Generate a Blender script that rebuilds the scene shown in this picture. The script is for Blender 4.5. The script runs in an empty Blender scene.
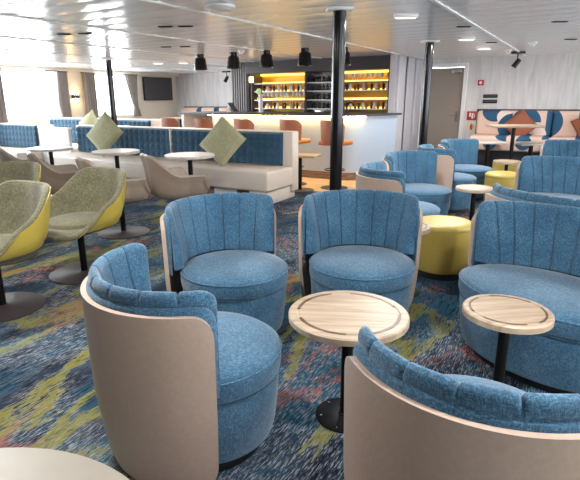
import bpy, bmesh, math, random
from mathutils import Vector, Matrix
random.seed(7)
PI = math.pi
S = bpy.context.scene
COL = S.collection

# ------------------------------------------------------------------ helpers
def srgb(r, g, b):
    f = lambda c: (c/255/12.92) if c/255 <= .04045 else ((c/255+.055)/1.055)**2.4
    return (f(r), f(g), f(b), 1)

class NT:
    def __init__(self, name):
        self.m = bpy.data.materials.new(name); self.m.use_nodes = True
        self.t = self.m.node_tree; self.n = self.t.nodes; self.n.clear()
        self.out = self.n.new('ShaderNodeOutputMaterial')
    def add(self, typ, ins=None, **kw):
        nd = self.n.new(typ)
        for k, v in kw.items(): setattr(nd, k, v)
        for k, v in (ins or {}).items():
            if isinstance(v, bpy.types.NodeSocket): self.t.links.new(v, nd.inputs[k])
            else: nd.inputs[k].default_value = v
        return nd
    def coord(self, scale=(1,1,1), kind='Object', loc=(0,0,0), rot=(0,0,0)):
        tc = self.add('ShaderNodeTexCoord')
        mp = self.add('ShaderNodeMapping', {'Vector': tc.outputs[kind], 'Scale': scale, 'Location': loc, 'Rotation': rot})
        return mp.outputs[0]
    def noise(self, vec, scale=5, detail=3, rough=.5, dist=0):
        return self.add('ShaderNodeTexNoise', {'Vector': vec, 'Scale': scale, 'Detail': detail, 'Roughness': rough, 'Distortion': dist}).outputs[0]
    def ramp(self, fac, stops, interp='LINEAR'):
        r = self.add('ShaderNodeValToRGB', {'Fac': fac}); cr = r.color_ramp; cr.interpolation = interp
        while len(cr.elements) < len(stops): cr.elements.new(.5)
        for e, (p, c) in zip(cr.elements, stops): e.position = p; e.color = c
        return r.outputs[0]
    def mix(self, fac, a, b, blend='MIX'):
        nd = self.add('ShaderNodeMix', data_type='RGBA', blend_type=blend)
        for i, v in ((0, fac), (6, a), (7, b)):
            if isinstance(v, bpy.types.NodeSocket): self.t.links.new(v, nd.inputs[i])
            else: nd.inputs[i].default_value = v
        return nd.outputs[2]
    def math(self, op, a, b=0.0, clamp=False):
        nd = self.add('ShaderNodeMath', operation=op, use_clamp=clamp)
        for i, v in ((0, a), (1, b)):
            if isinstance(v, bpy.types.NodeSocket): self.t.links.new(v, nd.inputs[i])
            else: nd.inputs[i].default_value = v
        return nd.outputs[0]
    def bsdf(self, color, rough=.6, metal=0, spec=.5, bump=None, bump_d=.002, bump_s=1, **kw):
        ins = {'Base Color': color, 'Roughness': rough, 'Metallic': metal, 'Specular IOR Level': spec}
        ins.update(kw)
        p = self.add('ShaderNodeBsdfPrincipled', ins)
        if bump is not None:
            b = self.add('ShaderNodeBump', {'Height': bump, 'Distance': bump_d, 'Strength': bump_s})
            self.t.links.new(b.outputs[0], p.inputs['Normal'])
        self.t.links.new(p.outputs[0], self.out.inputs[0])
        return p

M = {}
def plain(name, rgb, rough=.5, metal=0, spec=.5, var=.0, scale=30, **kw):
    t = NT(name); c = srgb(*rgb)
    if var:
        n = t.noise(t.coord(), scale, 4)
        lo = tuple(x*(1-var) for x in c[:3])+(1,); hi = tuple(min(1, x*(1+var)) for x in c[:3])+(1,)
        col = t.ramp(n, [(.3, lo), (.7, hi)])
        t.bsdf(col, rough, metal, spec, bump=n, bump_d=.0008, **kw)
    else:
        t.bsdf(c, rough, metal, spec, **kw)
    M[name] = t.m; return t.m

def emit(name, rgb, strength):
    t = NT(name); e = t.add('ShaderNodeEmission', {'Color': srgb(*rgb), 'Strength': strength})
    t.t.links.new(e.outputs[0], t.out.inputs[0]); M[name] = t.m; return t.m

def fabric(name, dark, mid, light, sheen=.3, thread=1.0):
    t = NT(name)
    a = t.noise(t.coord((150*thread, 150*thread, 34*thread)), 1, 3, .6)
    b = t.noise(t.coord((40*thread, 40*thread, 190*thread), loc=(3, 1, 2)), 1, 3, .6)
    c = t.noise(t.coord(), 6, 3)
    s = t.math('ADD', t.math('MULTIPLY', a, .45), t.math('ADD', t.math('MULTIPLY', b, .4), t.math('MULTIPLY', c, .15)))
    col = t.ramp(s, [(.36, srgb(*dark)), (.5, srgb(*mid)), (.64, srgb(*light))])
    t.bsdf(col, .85, 0, .25, bump=s, bump_d=.003, bump_s=.6, **{'Sheen Weight': sheen, 'Sheen Roughness': .5})
    M[name] = t.m

def mk(name, verts, faces, mat, parent=None, smooth=True):
    me = bpy.data.meshes.new(name); me.from_pydata([tuple(v) for v in verts], [], faces); me.update()
    bm = bmesh.new(); bm.from_mesh(me); bmesh.ops.recalc_face_normals(bm, faces=bm.faces); bm.to_mesh(me); bm.free()
    if smooth is True:
        for p in me.polygons: p.use_smooth = True
    elif smooth:                      # angle
        for p in me.polygons: p.use_smooth = True
        me.set_sharp_from_angle(angle=math.radians(smooth))
    o = bpy.data.objects.new(name, me); COL.objects.link(o)
    if isinstance(mat, str): mat = M[mat]
    me.materials.append(mat)
    if parent is not None: o.parent = parent
    return o

class MB:
    """collects shapes and links them as ONE mesh"""
    def __init__(self): self.v = []; self.f = []
    def add(self, vs, fs):
        k = len(self.v); self.v += [Vector(x) for x in vs]; self.f += [tuple(i+k for i in q) for q in fs]; return self
    def box(self, x0, x1, y0, y1, z0, z1, bev=0, seg=2, mat=None):
        bm = bmesh.new(); bmesh.ops.create_cube(bm, size=1)
        for v in bm.verts:
            v.co = Vector(((x0+x1)/2+v.co.x*(x1-x0), (y0+y1)/2+v.co.y*(y1-y0), (z0+z1)/2+v.co.z*(z1-z0)))
        if bev:
            bmesh.ops.bevel(bm, geom=bm.edges[:]+bm.verts[:], offset=bev, segments=seg, profile=.5, affect='EDGES')
        if mat:
            bmesh.ops.transform(bm, matrix=mat, verts=bm.verts)
        bm.verts.index_update()
        self.add([v.co.copy() for v in bm.verts], [[v.index for v in f.verts] for f in bm.faces]); bm.free(); return self
    def rev(self, prof, n=32, c=(0, 0, 0), mat=None, cap=True):
        vs = []; fs = []
        for r, z in prof:
            for i in range(n):
                a = 2*PI*i/n; vs.append(Vector((r*math.cos(a), r*math.sin(a), z)))
        m = len(prof)
        for j in range(m-1):
            for i in range(n):
                fs.append((j*n+i, j*n+(i+1) % n, (j+1)*n+(i+1) % n, (j+1)*n+i))
        if cap:
            fs.append(tuple(range(n))[::-1]); fs.append(tuple((m-1)*n+i for i in range(n)))
        if mat: vs = [mat @ v for v in vs]
        vs = [v+Vector(c) for v in vs]
        return self.add(vs, fs)
    def tube(self, pts, r, n=8):
        pts = [Vector(p) for p in pts]; vs = []; fs = []
        for i, p in enumerate(pts):
            d = (pts[min(i+1, len(pts)-1)]-pts[max(i-1, 0)]).normalized()
            a = d.orthogonal().normalized() if i == 0 else (ax - d*ax.dot(d)).normalized()
            ax = a; b = d.cross(a)
            for k in range(n):
                t = 2*PI*k/n; vs.append(p+r*(a*math.cos(t)+b*math.sin(t)))
        for i in range(len(pts)-1):
            for k in range(n): fs.append((i*n+k, i*n+(k+1) % n, (i+1)*n+(k+1) % n, (i+1)*n+k))
        fs.append(tuple(range(n))[::-1]); fs.append(tuple((len(pts)-1)*n+k for k in range(n)))
        return self.add(vs, fs)
    def grid(self, rows, closed=False, capends=False):
        n = len(rows[0]); vs = [p for r in rows for p in r]; fs = []
        for j in range(len(rows)-1):
            for i in range(n if closed else n-1):
                fs.append((j*n+i, j*n+(i+1) % n, (j+1)*n+(i+1) % n, (j+1)*n+i))
        if capends:
            fs.append(tuple(range(n))[::-1]); fs.append(tuple((len(rows)-1)*n+i for i in range(n)))
        return self.add(vs, fs)
    def build(self, name, mat, parent=None, smooth=40):
        return mk(name, self.v, self.f, mat, parent, smooth)

def tag(o, label=None, cat=None, group=None, kind=None):
    if label: o['label'] = label
    if cat: o['category'] = cat
    if group: o['group'] = group
    if kind: o['kind'] = kind
    return o
def thing(name, label, cat, loc=(0, 0, 0), rz=0, group=None):
    o = bpy.data.objects.new(name, None); COL.objects.link(o); o.empty_display_size = .1
    o.location = loc; o.rotation_euler = (0, 0, math.radians(rz))
    return tag(o, label, cat, group)
def kids(o): return [c for c in bpy.data.objects if c.parent == o]
def dup(src, label=None, loc=None, rz=None, group=None):
    def cp(o, par):
        c = o.copy(); COL.objects.link(c)
        if par is not None: c.parent = par
        for ch in kids(o): cp(ch, c)
        return c
    r = cp(src, None)
    if label: r['label'] = label
    if group: r['group'] = group
    if loc is not None: r.location = loc
    if rz is not None: r.rotation_euler = (0, 0, math.radians(rz))
    return r
def struct(o): o['kind'] = 'structure'; return o

# ------------------------------------------------------------------ materials
fabric('denim', (30, 58, 80), (52, 91, 119), (94, 137, 164), thread=1.9)
fabric('denim_dark', (28, 54, 76), (44, 78, 104), (74, 110, 134))
fabric('tuft_blue', (26, 58, 82), (36, 76, 102), (54, 96, 122))
fabric('olive_fabric', (72, 70, 53), (102, 99, 77), (132, 129, 103))
fabric('sage_fabric', (138, 136, 106), (163, 161, 128), (186, 184, 150))
plain('greige_leather', (176, 156, 142), .42, var=.04, scale=60)
plain('taupe_leather', (146, 130, 118), .4, var=.06, scale=60)
plain('cream_leather', (214, 202, 190), .45, var=.03, scale=50)
plain('yellow_leather', (200, 178, 78), .38, var=.05, scale=60)
plain('mustard_leather', (178, 157, 78), .45, var=.05, scale=60)
plain('tan_leather', (146, 88, 64), .45, var=.06, scale=60)
plain('rust_fabric', (146, 84, 62), .8, var=.1, scale=80)
plain('orange_seat', (190, 116, 58), .45, var=.05)
plain('black_metal', (26, 26, 29), .35, .6)
plain('satin_black', (14, 14, 20), .16, .0, spec=.35)
plain('black_plinth', (20, 20, 22), .5)
plain('base_dark', (58, 50, 52), .55)
plain('dark_grey', (58, 58, 64), .45)
plain('screen', (62, 60, 66), .3)
plain('white_paint', (236, 235, 234), .45)
plain('cream_paint', (232, 222, 206), .55, var=.02)
plain('chrome', (205, 205, 210), .18, 1)
plain('door_paint', (150, 138, 128), .45, var=.03)
plain('column_grey', (190, 188, 194), .5)
plain('rib_grey', (104, 102, 106), .5)
plain('charcoal', (46, 44, 50), .5, var=.05)
plain('red_paint', (200, 40, 36), .4)
plain('green_paint', (60, 120, 70), .45)
plain('sign_cream', (224, 220, 196), .5)
plain('lamp_glass', (240, 236, 226), .3)
plain('gold', (214, 168, 62), .4, .3)
plain('curtain_cloth', (152, 143, 138), .85, var=.06, scale=20)
plain('bar_panel', (170, 184, 202), .35, var=.01)
plain('stone_table', (150, 143, 132), .4, var=.03, scale=8)
plain('amber_glass', (150, 84, 24), .15)
plain('dark_glass', (30, 34, 30), .15)
plain('clear_glass', (214, 214, 220), .1)
plain('green_glass', (120, 150, 60), .15)
plain('white_plastic', (230, 230, 230), .4)
emit('led_warm', (255, 208, 120), 45.0)
emit('led_yellow', (255, 200, 80), 3.0)
emit('lamp_face', (255, 226, 180), 2.2)
emit('lamp_white', (255, 250, 240), 2.5)
emit('laptop_screen', (60, 90, 120), .4)

def wood(name, dark, mid, light, axis='x', planks=0, rough=.4):
    t = NT(name)
    sc = {'x': (1.2, 14, 14), 'y': (14, 1.2, 14), 'z': (14, 14, 1.2)}[axis]
    n = t.noise(t.coord(sc), 2.2, 5, .6, .6)
    col = t.ramp(n, [(.32, srgb(*dark)), (.5, srgb(*mid)), (.68, srgb(*light))])
    if planks:
        tc = t.coord({'x': (0, 1, 0), 'y': (1, 0, 0), 'z': (1, 1, 0)}[axis])
        sep = t.add('ShaderNodeSeparateXYZ', {0: tc})
        v = t.math('ADD', t.math('ADD', sep.outputs[0], sep.outputs[1]), 0)
        cell = t.math('FLOOR', t.math('MULTIPLY', v, 1/planks))
        wn = t.add('ShaderNodeTexWhiteNoise', {1: cell}, noise_dimensions='1D').outputs[0]
        col = t.mix(t.math('MULTIPLY', wn, .4), col, srgb(*dark))
    t.bsdf(col, rough, bump=n, bump_d=.0006)
    M[name] = t.m
wood('oak', (148, 128, 108), (172, 152, 130), (188, 169, 147), 'x', .07)
wood('pale_table', (190, 178, 164), (208, 198, 186), (222, 214, 204), 'x')
wood('floor_oak', (196, 158, 112), (222, 186, 140), (236, 204, 160), 'x', .12)
wood('plinth_wood', (92, 70, 56), (124, 98, 80), (146, 120, 100), 'x')
wood('groove_wood', (76, 58, 44), (98, 76, 58), (116, 92, 72), 'x')

def carpet():
    t = NT('carpet')
    g1 = t.noise(t.coord((165, 17, 1)), 1, 4, .65, .2)             # grain that runs down the room
    g2 = t.noise(t.coord((80, 8, 1), loc=(9, 4, 0)), 1, 4, .7, .3)
    jag = t.math('ADD', t.math('MULTIPLY', t.math('SUBTRACT', g1, .5), .55), t.math('MULTIPLY', t.math('SUBTRACT', g2, .5), .6))
    def field(loc, scale, sx=1.0, sy=.55, jg=.5):
        n = t.noise(t.coord((sx, sy, 1), loc=loc), scale, 4, .55, .9)
        return t.math('ADD', n, t.math('MULTIPLY', jag, jg))
    W, K = (1, 1, 1, 1), (0, 0, 0, 1)
    col = t.ramp(field((2, 5, 0), 1.6, 1.1, .38), [(.26, srgb(34, 38, 52)), (.38, srgb(48, 58, 76)), (.46, srgb(72, 84, 98)), (.50, srgb(40, 82, 104)), (.58, srgb(54, 66, 84)), (.70, srgb(30, 36, 52))])
    kb = t.ramp(field((1, 33, 8), 1.6, 1.1, .4), [(.56, K), (.57, W)])                         # teal pools
    col = t.mix(t.math('MULTIPLY', kb, .8), col, srgb(40, 92, 116))
    sp = t.ramp(t.noise(t.coord((1.5, .9, 1), loc=(7, 1, 0)), 1.5, 3, .5, .8), [(.42, K), (.52, W)])
    k = t.math('MULTIPLY', t.ramp(g1, [(.53, K), (.56, W)]), sp)                     # pale grain
    col = t.mix(t.math('MULTIPLY', k, .8), col, srgb(168, 172, 180))
    sp2 = t.ramp(t.noise(t.coord((1.4, .8, 1), loc=(17, 8, 3)), 1.5, 3, .5, .8), [(.42, K), (.52, W)])
    k2 = t.math('MULTIPLY', t.ramp(g2, [(.51, K), (.55, W)]), sp2)                   # dark grain
    col = t.mix(t.math('MULTIPLY', k2, .85), col, srgb(20, 24, 38))
    ky = t.ramp(field((11, 3, 0), 1.25, 1.1, .4, .28), [(.545, K), (.553, W), (.585, (.6, .6, .6, 1)), (.60, K)])   # olive contours
    col = t.mix(t.math('MULTIPLY', ky, .9), col, srgb(150, 144, 58))
    kw = t.ramp(field((11, 3, 0), 1.25, 1.1, .4, .28), [(.535, K), (.54, W), (.547, W), (.552, K)])                # their pale outlines
    col = t.mix(t.math('MULTIPLY', kw, .5), col, srgb(176, 178, 160))
    ko = t.ramp(field((4, 21, 3), 1.6, 1.2, .7, .7), [(.63, K), (.645, W), (.69, (.5, .5, .5, 1)), (.73, K)])      # rust flecks
    col = t.mix(t.math('MULTIPLY', ko, .85), col, srgb(186, 104, 74))
    pile = t.noise(t.coord((260, 260, 1)), 1, 2, .6)
    col = t.mix(.4, col, t.ramp(pile, [(.3, (.35, .35, .35, 1)), (.7, W)]), 'MULTIPLY')
    t.bsdf(col, .95, 0, .1, bump=pile, bump_d=.004)
    M['carpet'] = t.m
carpet()

def ceiling_mat():
    t = NT('ceiling_metal')
    t.bsdf(srgb(243, 243, 246), .19, .05, .6)
    M['ceiling_metal'] = t.m
ceiling_mat()

def wavy_wallpaper():
    t = NT('wavy_wallpaper')
    n = t.noise(t.coord((7, 7, .8)), 1.6, 4, .55, 1.2)
    col = t.ramp(n, [(.3, srgb(200, 198, 200)), (.5, srgb(213, 211, 212)), (.7, srgb(224, 222, 223))])
    t.bsdf(col, .5); M['wavy_wallpaper'] = t.m
wavy_wallpaper()

def glass():
    t = NT('window_glass')
    tr = t.add('ShaderNodeBsdfTransparent', {'Color': (.97, .98, .98, 1)})
    gl = t.add('ShaderNodeBsdfGlossy', {'Color': (1, 1, 1, 1), 'Roughness': .03})
    mx = t.add('ShaderNodeMixShader', {0: .06, 1: tr.outputs[0], 2: gl.outputs[0]})
    t.t.links.new(mx.outputs[0], t.out.inputs[0]); M['window_glass'] = t.m
glass()

def sheer():
    t = NT('sheer_cloth')
    tr = t.add('ShaderNodeBsdfTransparent'); df = t.add('ShaderNodeBsdfTranslucent', {'Color': (.9, .9, .9, 1)})
    d2 = t.add('ShaderNodeBsdfDiffuse', {'Color': (.86, .86, .86, 1)})
    a = t.add('ShaderNodeMixShader', {0: .5, 1: df.outputs[0], 2: d2.outputs[0]})
    mx = t.add('ShaderNodeMixShader', {0: .7, 1: tr.outputs[0], 2: a.outputs[0]})
    t.t.links.new(mx.outputs[0], t.out.inputs[0]); M['sheer_cloth'] = t.m
sheer()

def patterned(name, shapes, base, blue):
    """half and whole discs of a printed upholstery, in the banquette's own x and z (metres)"""
    t = NT(name)
    sep = t.add('ShaderNodeSeparateXYZ', {0: t.coord()})
    X, Z = sep.outputs[0], sep.outputs[2]
    col = srgb(*base)
    first = True
    for cx, cz, r, half, c in shapes:
        dx = t.math('SUBTRACT', X, cx); dz = t.math('SUBTRACT', Z, cz)
        d = t.math('SQRT', t.math('ADD', t.math('MULTIPLY', dx, dx), t.math('MULTIPLY', dz, dz)))
        k = t.math('LESS_THAN', d, r)
        if half == 'r': k = t.math('MULTIPLY', k, t.math('GREATER_THAN', dx, 0.0))
        if half == 'l': k = t.math('MULTIPLY', k, t.math('LESS_THAN', dx, 0.0))
        if half == 'u': k = t.math('MULTIPLY', k, t.math('GREATER_THAN', dz, 0.0))
        if half == 'd': k = t.math('MULTIPLY', k, t.math('LESS_THAN', dz, 0.0))
        col = t.mix(k, col, srgb(*c))
    t.bsdf(col, .8, 0, .2); M[name] = t.m
BL = (52, 92, 126); PK = (226, 196, 180); PL = (240, 222, 212)
patterned('printed_cloth', [(-1.5, 1.17, .22, '', BL), (-1.32, 1.04, .13, '', PL), (-1.18, .86, .24, 'l', BL), (-.95, .95, .25, 'u', BL), (-.62, .95, .27, 'r', BL),
    (-.75, .72, .16, 'u', PL), (-.12, .95, .28, 'r', BL), (.15, .72, .16, 'u', BL), (.5, 1., .26, 'l', BL), (-1.45, .6, .12, 'd', BL), (-.9, .62, .13, '', BL), (-.35, .6, .14, 'd', BL)], PK, BL)
patterned('printed_cloth_far', [(-9.6, 1.0, .2, 'l', BL), (-9.15, 1.05, .2, 'r', BL), (-8.5, 1.0, .2, 'u', BL), (-8.0, 1.1, .2, 'l', BL), (-7.6, 1.0, .22, 'u', BL), (-7.1, 1.1, .2, 'r', BL)], PK, BL)

# ------------------------------------------------------------------ camera
F, PITCH, ROLL, YAW = 499.7, math.radians(15.91), math.radians(-.47), math.radians(31.23)
fw = Vector((-math.sin(YAW)*math.cos(PITCH), math.cos(YAW)*math.cos(PITCH), -math.sin(PITCH)))
rt = Vector((math.cos(YAW), math.sin(YAW), 0)); up = rt.cross(fw)
Rv = rt*math.cos(ROLL)+up*math.sin(ROLL); Uv = -rt*math.sin(ROLL)+up*math.cos(ROLL)
cam = bpy.data.cameras.new('camera'); co = bpy.data.objects.new('camera', cam); COL.objects.link(co)
mw = Matrix((Rv, Uv, -fw)).transposed().to_4x4(); mw.translation = (0, 0, 1.42)
co.matrix_world = mw
cam.sensor_fit = 'HORIZONTAL'; cam.sensor_width = 36; cam.lens = F/580*36; cam.shift_x = (290-276.6)/580
cam.clip_start = .05; S.camera = co

# ------------------------------------------------------------------ the setting
CZ = 2.13                   # ceiling height
XL, XR = -10.8, 4.2         # window wall, far right edge
Y0 = -3.5
YE, YEL = 10.7, 12.0        # end wall beside the door, end wall behind the bar's left
# floor: carpet, and a strip of oak boards by the bar
struct(mk('floor', [(XL-.2, Y0, 0), (XR, Y0, 0), (XR, YEL+.2, 0), (XL-.2, YEL+.2, 0)], [(0, 1, 2, 3)], 'carpet'))
struct(MB().box(-6.6, -2.85, 6.95, 9.2, 0, .004).build('floor_boards', 'floor_oak'))
# ceiling of shallow bowed metal planks that run across the room
rows = []
y = Y0
pw = .3
while y < YEL+.3:
    for q in range(8):
        s = q/8
        rows.append((y+pw*s, CZ - .0035*math.sin(PI*s) + (.004 if q == 0 else 0)))
    y += pw
xs = [XL-.2, XR]
vs = []; fs = []
for yy, zz in rows:
    for x in xs: vs.append((x, yy, zz))
for j in range(len(rows)-1): fs.append((2*j, 2*j+1, 2*j+3, 2*j+2))
k = len(vs)
vs += [(XL-.2, Y0, CZ+.15), (XR, Y0, CZ+.15), (XR, rows[-1][0], CZ+.15), (XL-.2, rows[-1][0], CZ+.15)]
fs.append((k, k+1, k+2, k+3))
struct(mk('ceiling', vs, fs, 'ceiling_metal', smooth=60))
tb = 1
def trim(mb, mat, smooth=40):
    global tb
    o = struct(mb.build('trim_%d' % tb, mat, smooth=smooth)); tb += 1; return o
for xs_ in (-8.9, -7.4, -5.93, -4.42, -2.92, -1.12, .5):      # white joint strips along the room
    trim(MB().box(xs_-.014, xs_+.014, Y0, (8.95 if -6.2 < xs_ < -2.9 else YE if xs_ > -2.9 else YEL), CZ-.014, CZ+.01), 'white_paint')

# window wall on the left with two windows
WIN = [(6.42, 8.0), (8.78, 10.25)]
WZ0, WZ1 = .99, 2.03
mb = MB()
mb.box(XL-.16, XL, Y0, YEL, 0, WZ0); mb.box(XL-.16, XL, Y0, YEL, WZ1, CZ)
ys = [Y0, -2.2, -.8, .2, 1.6, 2.6, 4.0, 4.8, 5.9, WIN[0][0], WIN[0][1], WIN[1][0], WIN[1][1], YEL]
ys = [Y0, .6, 2.0, 2.8, 4.2, 4.8, 5.9, WIN[0][0], WIN[0][1], WIN[1][0], WIN[1][1], YEL]
for a, b in zip(ys[0::2], ys[1::2]): mb.box(XL-.16, XL, a, b, WZ0, WZ1)
wl = struct(mb.build('wall_left', 'cream_paint'))
allwin = [(.6, 2.0), (2.8, 4.2), (4.8, 5.9)] + WIN
allwin = [(ys[i], ys[i+1]) for i in range(1, len(ys)-1, 2)]
for n, (a, b) in enumerate(allwin):
    w = struct(thing('window_%d' % (n+1), None, None, (XL-.08, (a+b)/2, (WZ0+WZ1)/2)))
    hw, hh = (b-a)/2, (WZ1-WZ0)/2
    f = MB()
    for s in (-1, 1):
        f.box(-.04, .04, s*hw-.03, s*hw+.03, -hh, hh); f.box(-.04, .04, -hw, hw, s*hh-.03, s*hh+.03)
    f.build('window_frame', 'white_paint', w)
    MB().box(-.006, .006, -hw, hw, -hh, hh).build('pane', 'window_glass', w)
trim(MB().box(XL, XL+.16, Y0, YEL, CZ-.075, CZ-.002), 'cream_paint')           # pelmet along the window wall

# end walls
struct(MB().box(XL, -6.6, YEL, YEL+.12, 0, CZ).build('wall_end_left', 'wavy_wallpaper'))
struct(MB().box(-6.75, -3.0, 9.62, 9.75, 0, CZ).build('wall_bar', 'charcoal'))
struct(MB().box(-6.75, -6.65, 9.75, YEL, 0, CZ).build('wall_bar_side', 'column_grey'))
DX0, DX1, DZ = -2.93, -2.17, 1.97
mb = MB(); mb.box(-3.1, DX0, YE, YE+.12, 0, CZ); mb.box(DX1, XR, YE, YE+.12, 0, CZ); mb.box(DX0, DX1, YE, YE+.12, DZ, CZ)
struct(mb.build('wall_end_right', 'wavy_wallpaper'))
struct(MB().box(XL-.16, XR+.15, Y0-.12, Y0, 0, CZ).build('wall_rear', 'door_paint'))
mb = MB(); mb.box(XR, XR+.15, Y0, YE, 0, .85); mb.box(XR, XR+.15, Y0, YE, 2.0, CZ)
for i in range(8): mb.box(XR, XR+.15, Y0+i*2.0, Y0+i*2.0+.35, .85, 2.0)
struct(mb.build('wall_right', 'cream_paint'))
# door
d = struct(thing('door_1', None, None, (DX0, YE+.03, 0)))
w = DX1-DX0
MB().box(.01, w-.01, 0, .05, .01, DZ-.01).build('door_leaf', 'door_paint', d)
f = MB()
f.box(-.07, .0, -.06, .06, 0, DZ+.07); f.box(w, w+.07, -.06, .06, 0, DZ+.07); f.box(0, w, -.06, .06, DZ, DZ+.07)
f.build('door_frame', 'white_paint', d)
h = MB().box(w-.11, w-.05, -.012, 0, .93, 1.13).build('handle_plate', 'chrome', d)
MB().tube([(w-.08, 0, 1.06), (w-.08, -.06, 1.06), (w-.22, -.06, 1.06)], .011).build('door_handle', 'chrome', d)
MB().box(w-.24, w-.04, -.05, 0, DZ-.12, DZ-.05, .004).build('door_closer', 'chrome', d)
# ribbed grey return wall between the bar and the door, and ribbed panel left of the bar
mb = MB(); mb.box(-3.1, -3.0, 9.05, YE, 0, CZ)
for i in range(3): mb.box(-3.0, -2.96, 9.12+i*.54, 9.12+i*.54+.40, 0, CZ, .012, 1)
for i in range(1): mb.box(-3.1, -3.0, 9.03, 9.06, 0, CZ)
struct(mb.build('wall_bar_return', 'column_grey'))
mb = MB(); mb.box(-6.62, -6.2, 9.12, 9.62, 0, CZ)
for i in range(7): mb.box(-6.61+i*.058, -6.61+i*.058+.034, 9.09, 9.12, 0, CZ, .006, 1)
struct(mb.build('wall_rib_panel', 'rib_grey'))
trim(MB().box(-6.2, -3.1, 9.05, 9.6, 1.9, CZ), 'charcoal')                 # dark fascia over the back bar

# ------------------------------------------------------------------ tub chairs
def ang_samples(a0, a1, n, dense=.1):
    out = []
    for i in range(n+1):
        out.append(a0+(a1-a0)*i/n)
    e = [dense*(.0, .04, .12, .25, .45, .7)[k] for k in range(6)]
    out = [a0+x for x in e]+[x for x in out if a0+dense*.9 < x < a1-dense*.9]+[a1-x for x in e[::-1]]
    return out

def make_tub(label, k=.84, wy=1.0, kb=.915, nch=8, name='tub_chair', group='blue tub chairs'):
    r_ = thing(name, label, 'chair' if wy == 1 else 'love seat', group=group)
    def fin(mb, nm, mat, par, sm=40, k=k):
        mb.v = [Vector((v.x*k, v.y*k*wy, v.z*1.01)) for v in mb.v]
        return mb.build(nm, mat, par, sm)
    cx = .048
    fin(MB().rev([(.30, 0), (.315, .004), (.315, .055), (.30, .06)], 40, (cx-.02, 0, 0)), 'plinth', 'black_plinth', r_)
    fin(MB().rev([(.325, .05), (.346, .06), (.358, .10), (.370, .2), (.378, .30), (.372, .325), (.35, .335)], 64, (cx, 0, 0)), 'seat_drum', 'denim', r_)
    c = fin(MB().rev([(.30, .325), (.365, .328), (.384, .338), (.389, .36), (.389, .405), (.382, .425), (.362, .438), (.30, .449), (.2, .456), (.1, .459), (.01, .460)], 64, (cx, 0, 0)), 'seat_cushion', 'denim', r_)
    pts = [(cx+.386*math.cos(a), .386*math.sin(a), .416) for a in [2*PI*i/72 for i in range(73)]]
    fin(MB().tube(pts, .006, 6), 'piping', 'denim', c)
    pts = [(cx+.377*math.cos(a), .377*math.sin(a), .327) for a in [2*PI*i/72 for i in range(73)]]
    fin(MB().tube(pts, .005, 6), 'seam', 'denim_dark', c)
    # outer shell
    H_ = math.radians(77); a0, a1 = PI-H_, PI+H_
    z0, z1 = .03, .735
    def R(z): return -.006+ .392 + .040*min(1, max(0, (z-z0)/.3))**.6 + .016*(z-z0)/(z1-z0)
    def surf(off):
        rows = []
        for a in ang_samples(a0, a1, 48, .2):
            d = min(a-a0, a1-a)*.43
            rc = .085
            dz = 0 if d >= rc else rc-math.sqrt(max(0, rc*rc-(rc-d)**2))
            row = []
            zt, zb = z1-dz, z0+dz*1.1
            for j in range(15):
                z = zb+(zt-zb)*j/14; r = R(z)+off
                row.append((r*math.cos(a), r*math.sin(a), z))
            rows.append(row)
        return rows
    A, B = surf(.006), surf(-.018)
    ring = [ra+rb[::-1] for ra, rb in zip(A, B)]
    fin(MB().grid(ring, closed=True, capends=True), 'outer_shell', 'greige_leather', r_, 50, kb)
    # lower roll of the back, between shell and pad
    prof = [(.395, .40), (.424, .42), (.424, .64), (.427, .735), (.424, .748), (.414, .757), (.396, .760), (.37, .75)]
    rows = []
    for a in ang_samples(a0-.05, a1+.05, 40, .16):
        d = min(a-a0+.05, a1+.05-a)*.42; rc = .07
        q = 1 if d >= rc else math.sqrt(max(0, 1-(1-d/rc)**2))
        rows.append([((.4+(r-.4)*max(q, .25))*math.cos(a), (.4+(r-.4)*max(q, .25))*math.sin(a), .40+(z-.40)*(.78+.22*q)) for r, z in prof])
    fin(MB().grid(rows, closed=True, capends=True), 'back_band', 'denim', r_, 60, kb)
    # channelled back pad
    prof = [(.310, .44), (.314, .50), (.326, .58), (.345, .67), (.360, .74), (.368, .776), (.377, .797), (.388, .805), (.399, .803), (.408, .793), (.413, .778), (.413, .764), (.408, .752), (.40, .74), (.39, .72), (.385, .5), (.38, .44)]
    b0, b1 = PI-math.radians(81), PI+math.radians(81)
    rows = []
    for a in ang_samples(b0, b1, 30*nch, .2):
        d = min(a-b0, b1-a)*.40; rc = .075
        q = 1 if d >= rc else math.sqrt(max(0, 1-(1-d/rc)**2))
        ph = ((a-b0)/(b1-b0)*nch) % 1; g = min(ph, 1-ph)/nch*(b1-b0)*.4
        inr = (b1-b0)/nch*.6 < a-b0 < (b1-b0)*(1-.6/nch)
        groove = math.exp(-(g/.0045)**2) if inr else 0
        bulge = math.sin(PI*ph)*.0015
        row = []
        for j_, (r, z) in enumerate(prof):
            rr, zz = r, z
            cxr = .385
            if j_ <= 13:
                k_ = groove*.012-bulge
                v = Vector((cxr-r, (.70-z) if z > .70 else 0))
                if v.length > 0: v.normalize()
                rr += v.x*k_; zz += v.y*k_
            rr = cxr+(rr-cxr)*max(q, .15)
            zz = .44+(zz-.44)*(1-.13*(1-q))
            row.append((rr*math.cos(a), rr*math.sin(a), zz))
        rows.append(row)
    fin(MB().grid(rows, closed=True, capends=True), 'back_pad', 'denim', r_, 70, kb)
    return r_

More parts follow.
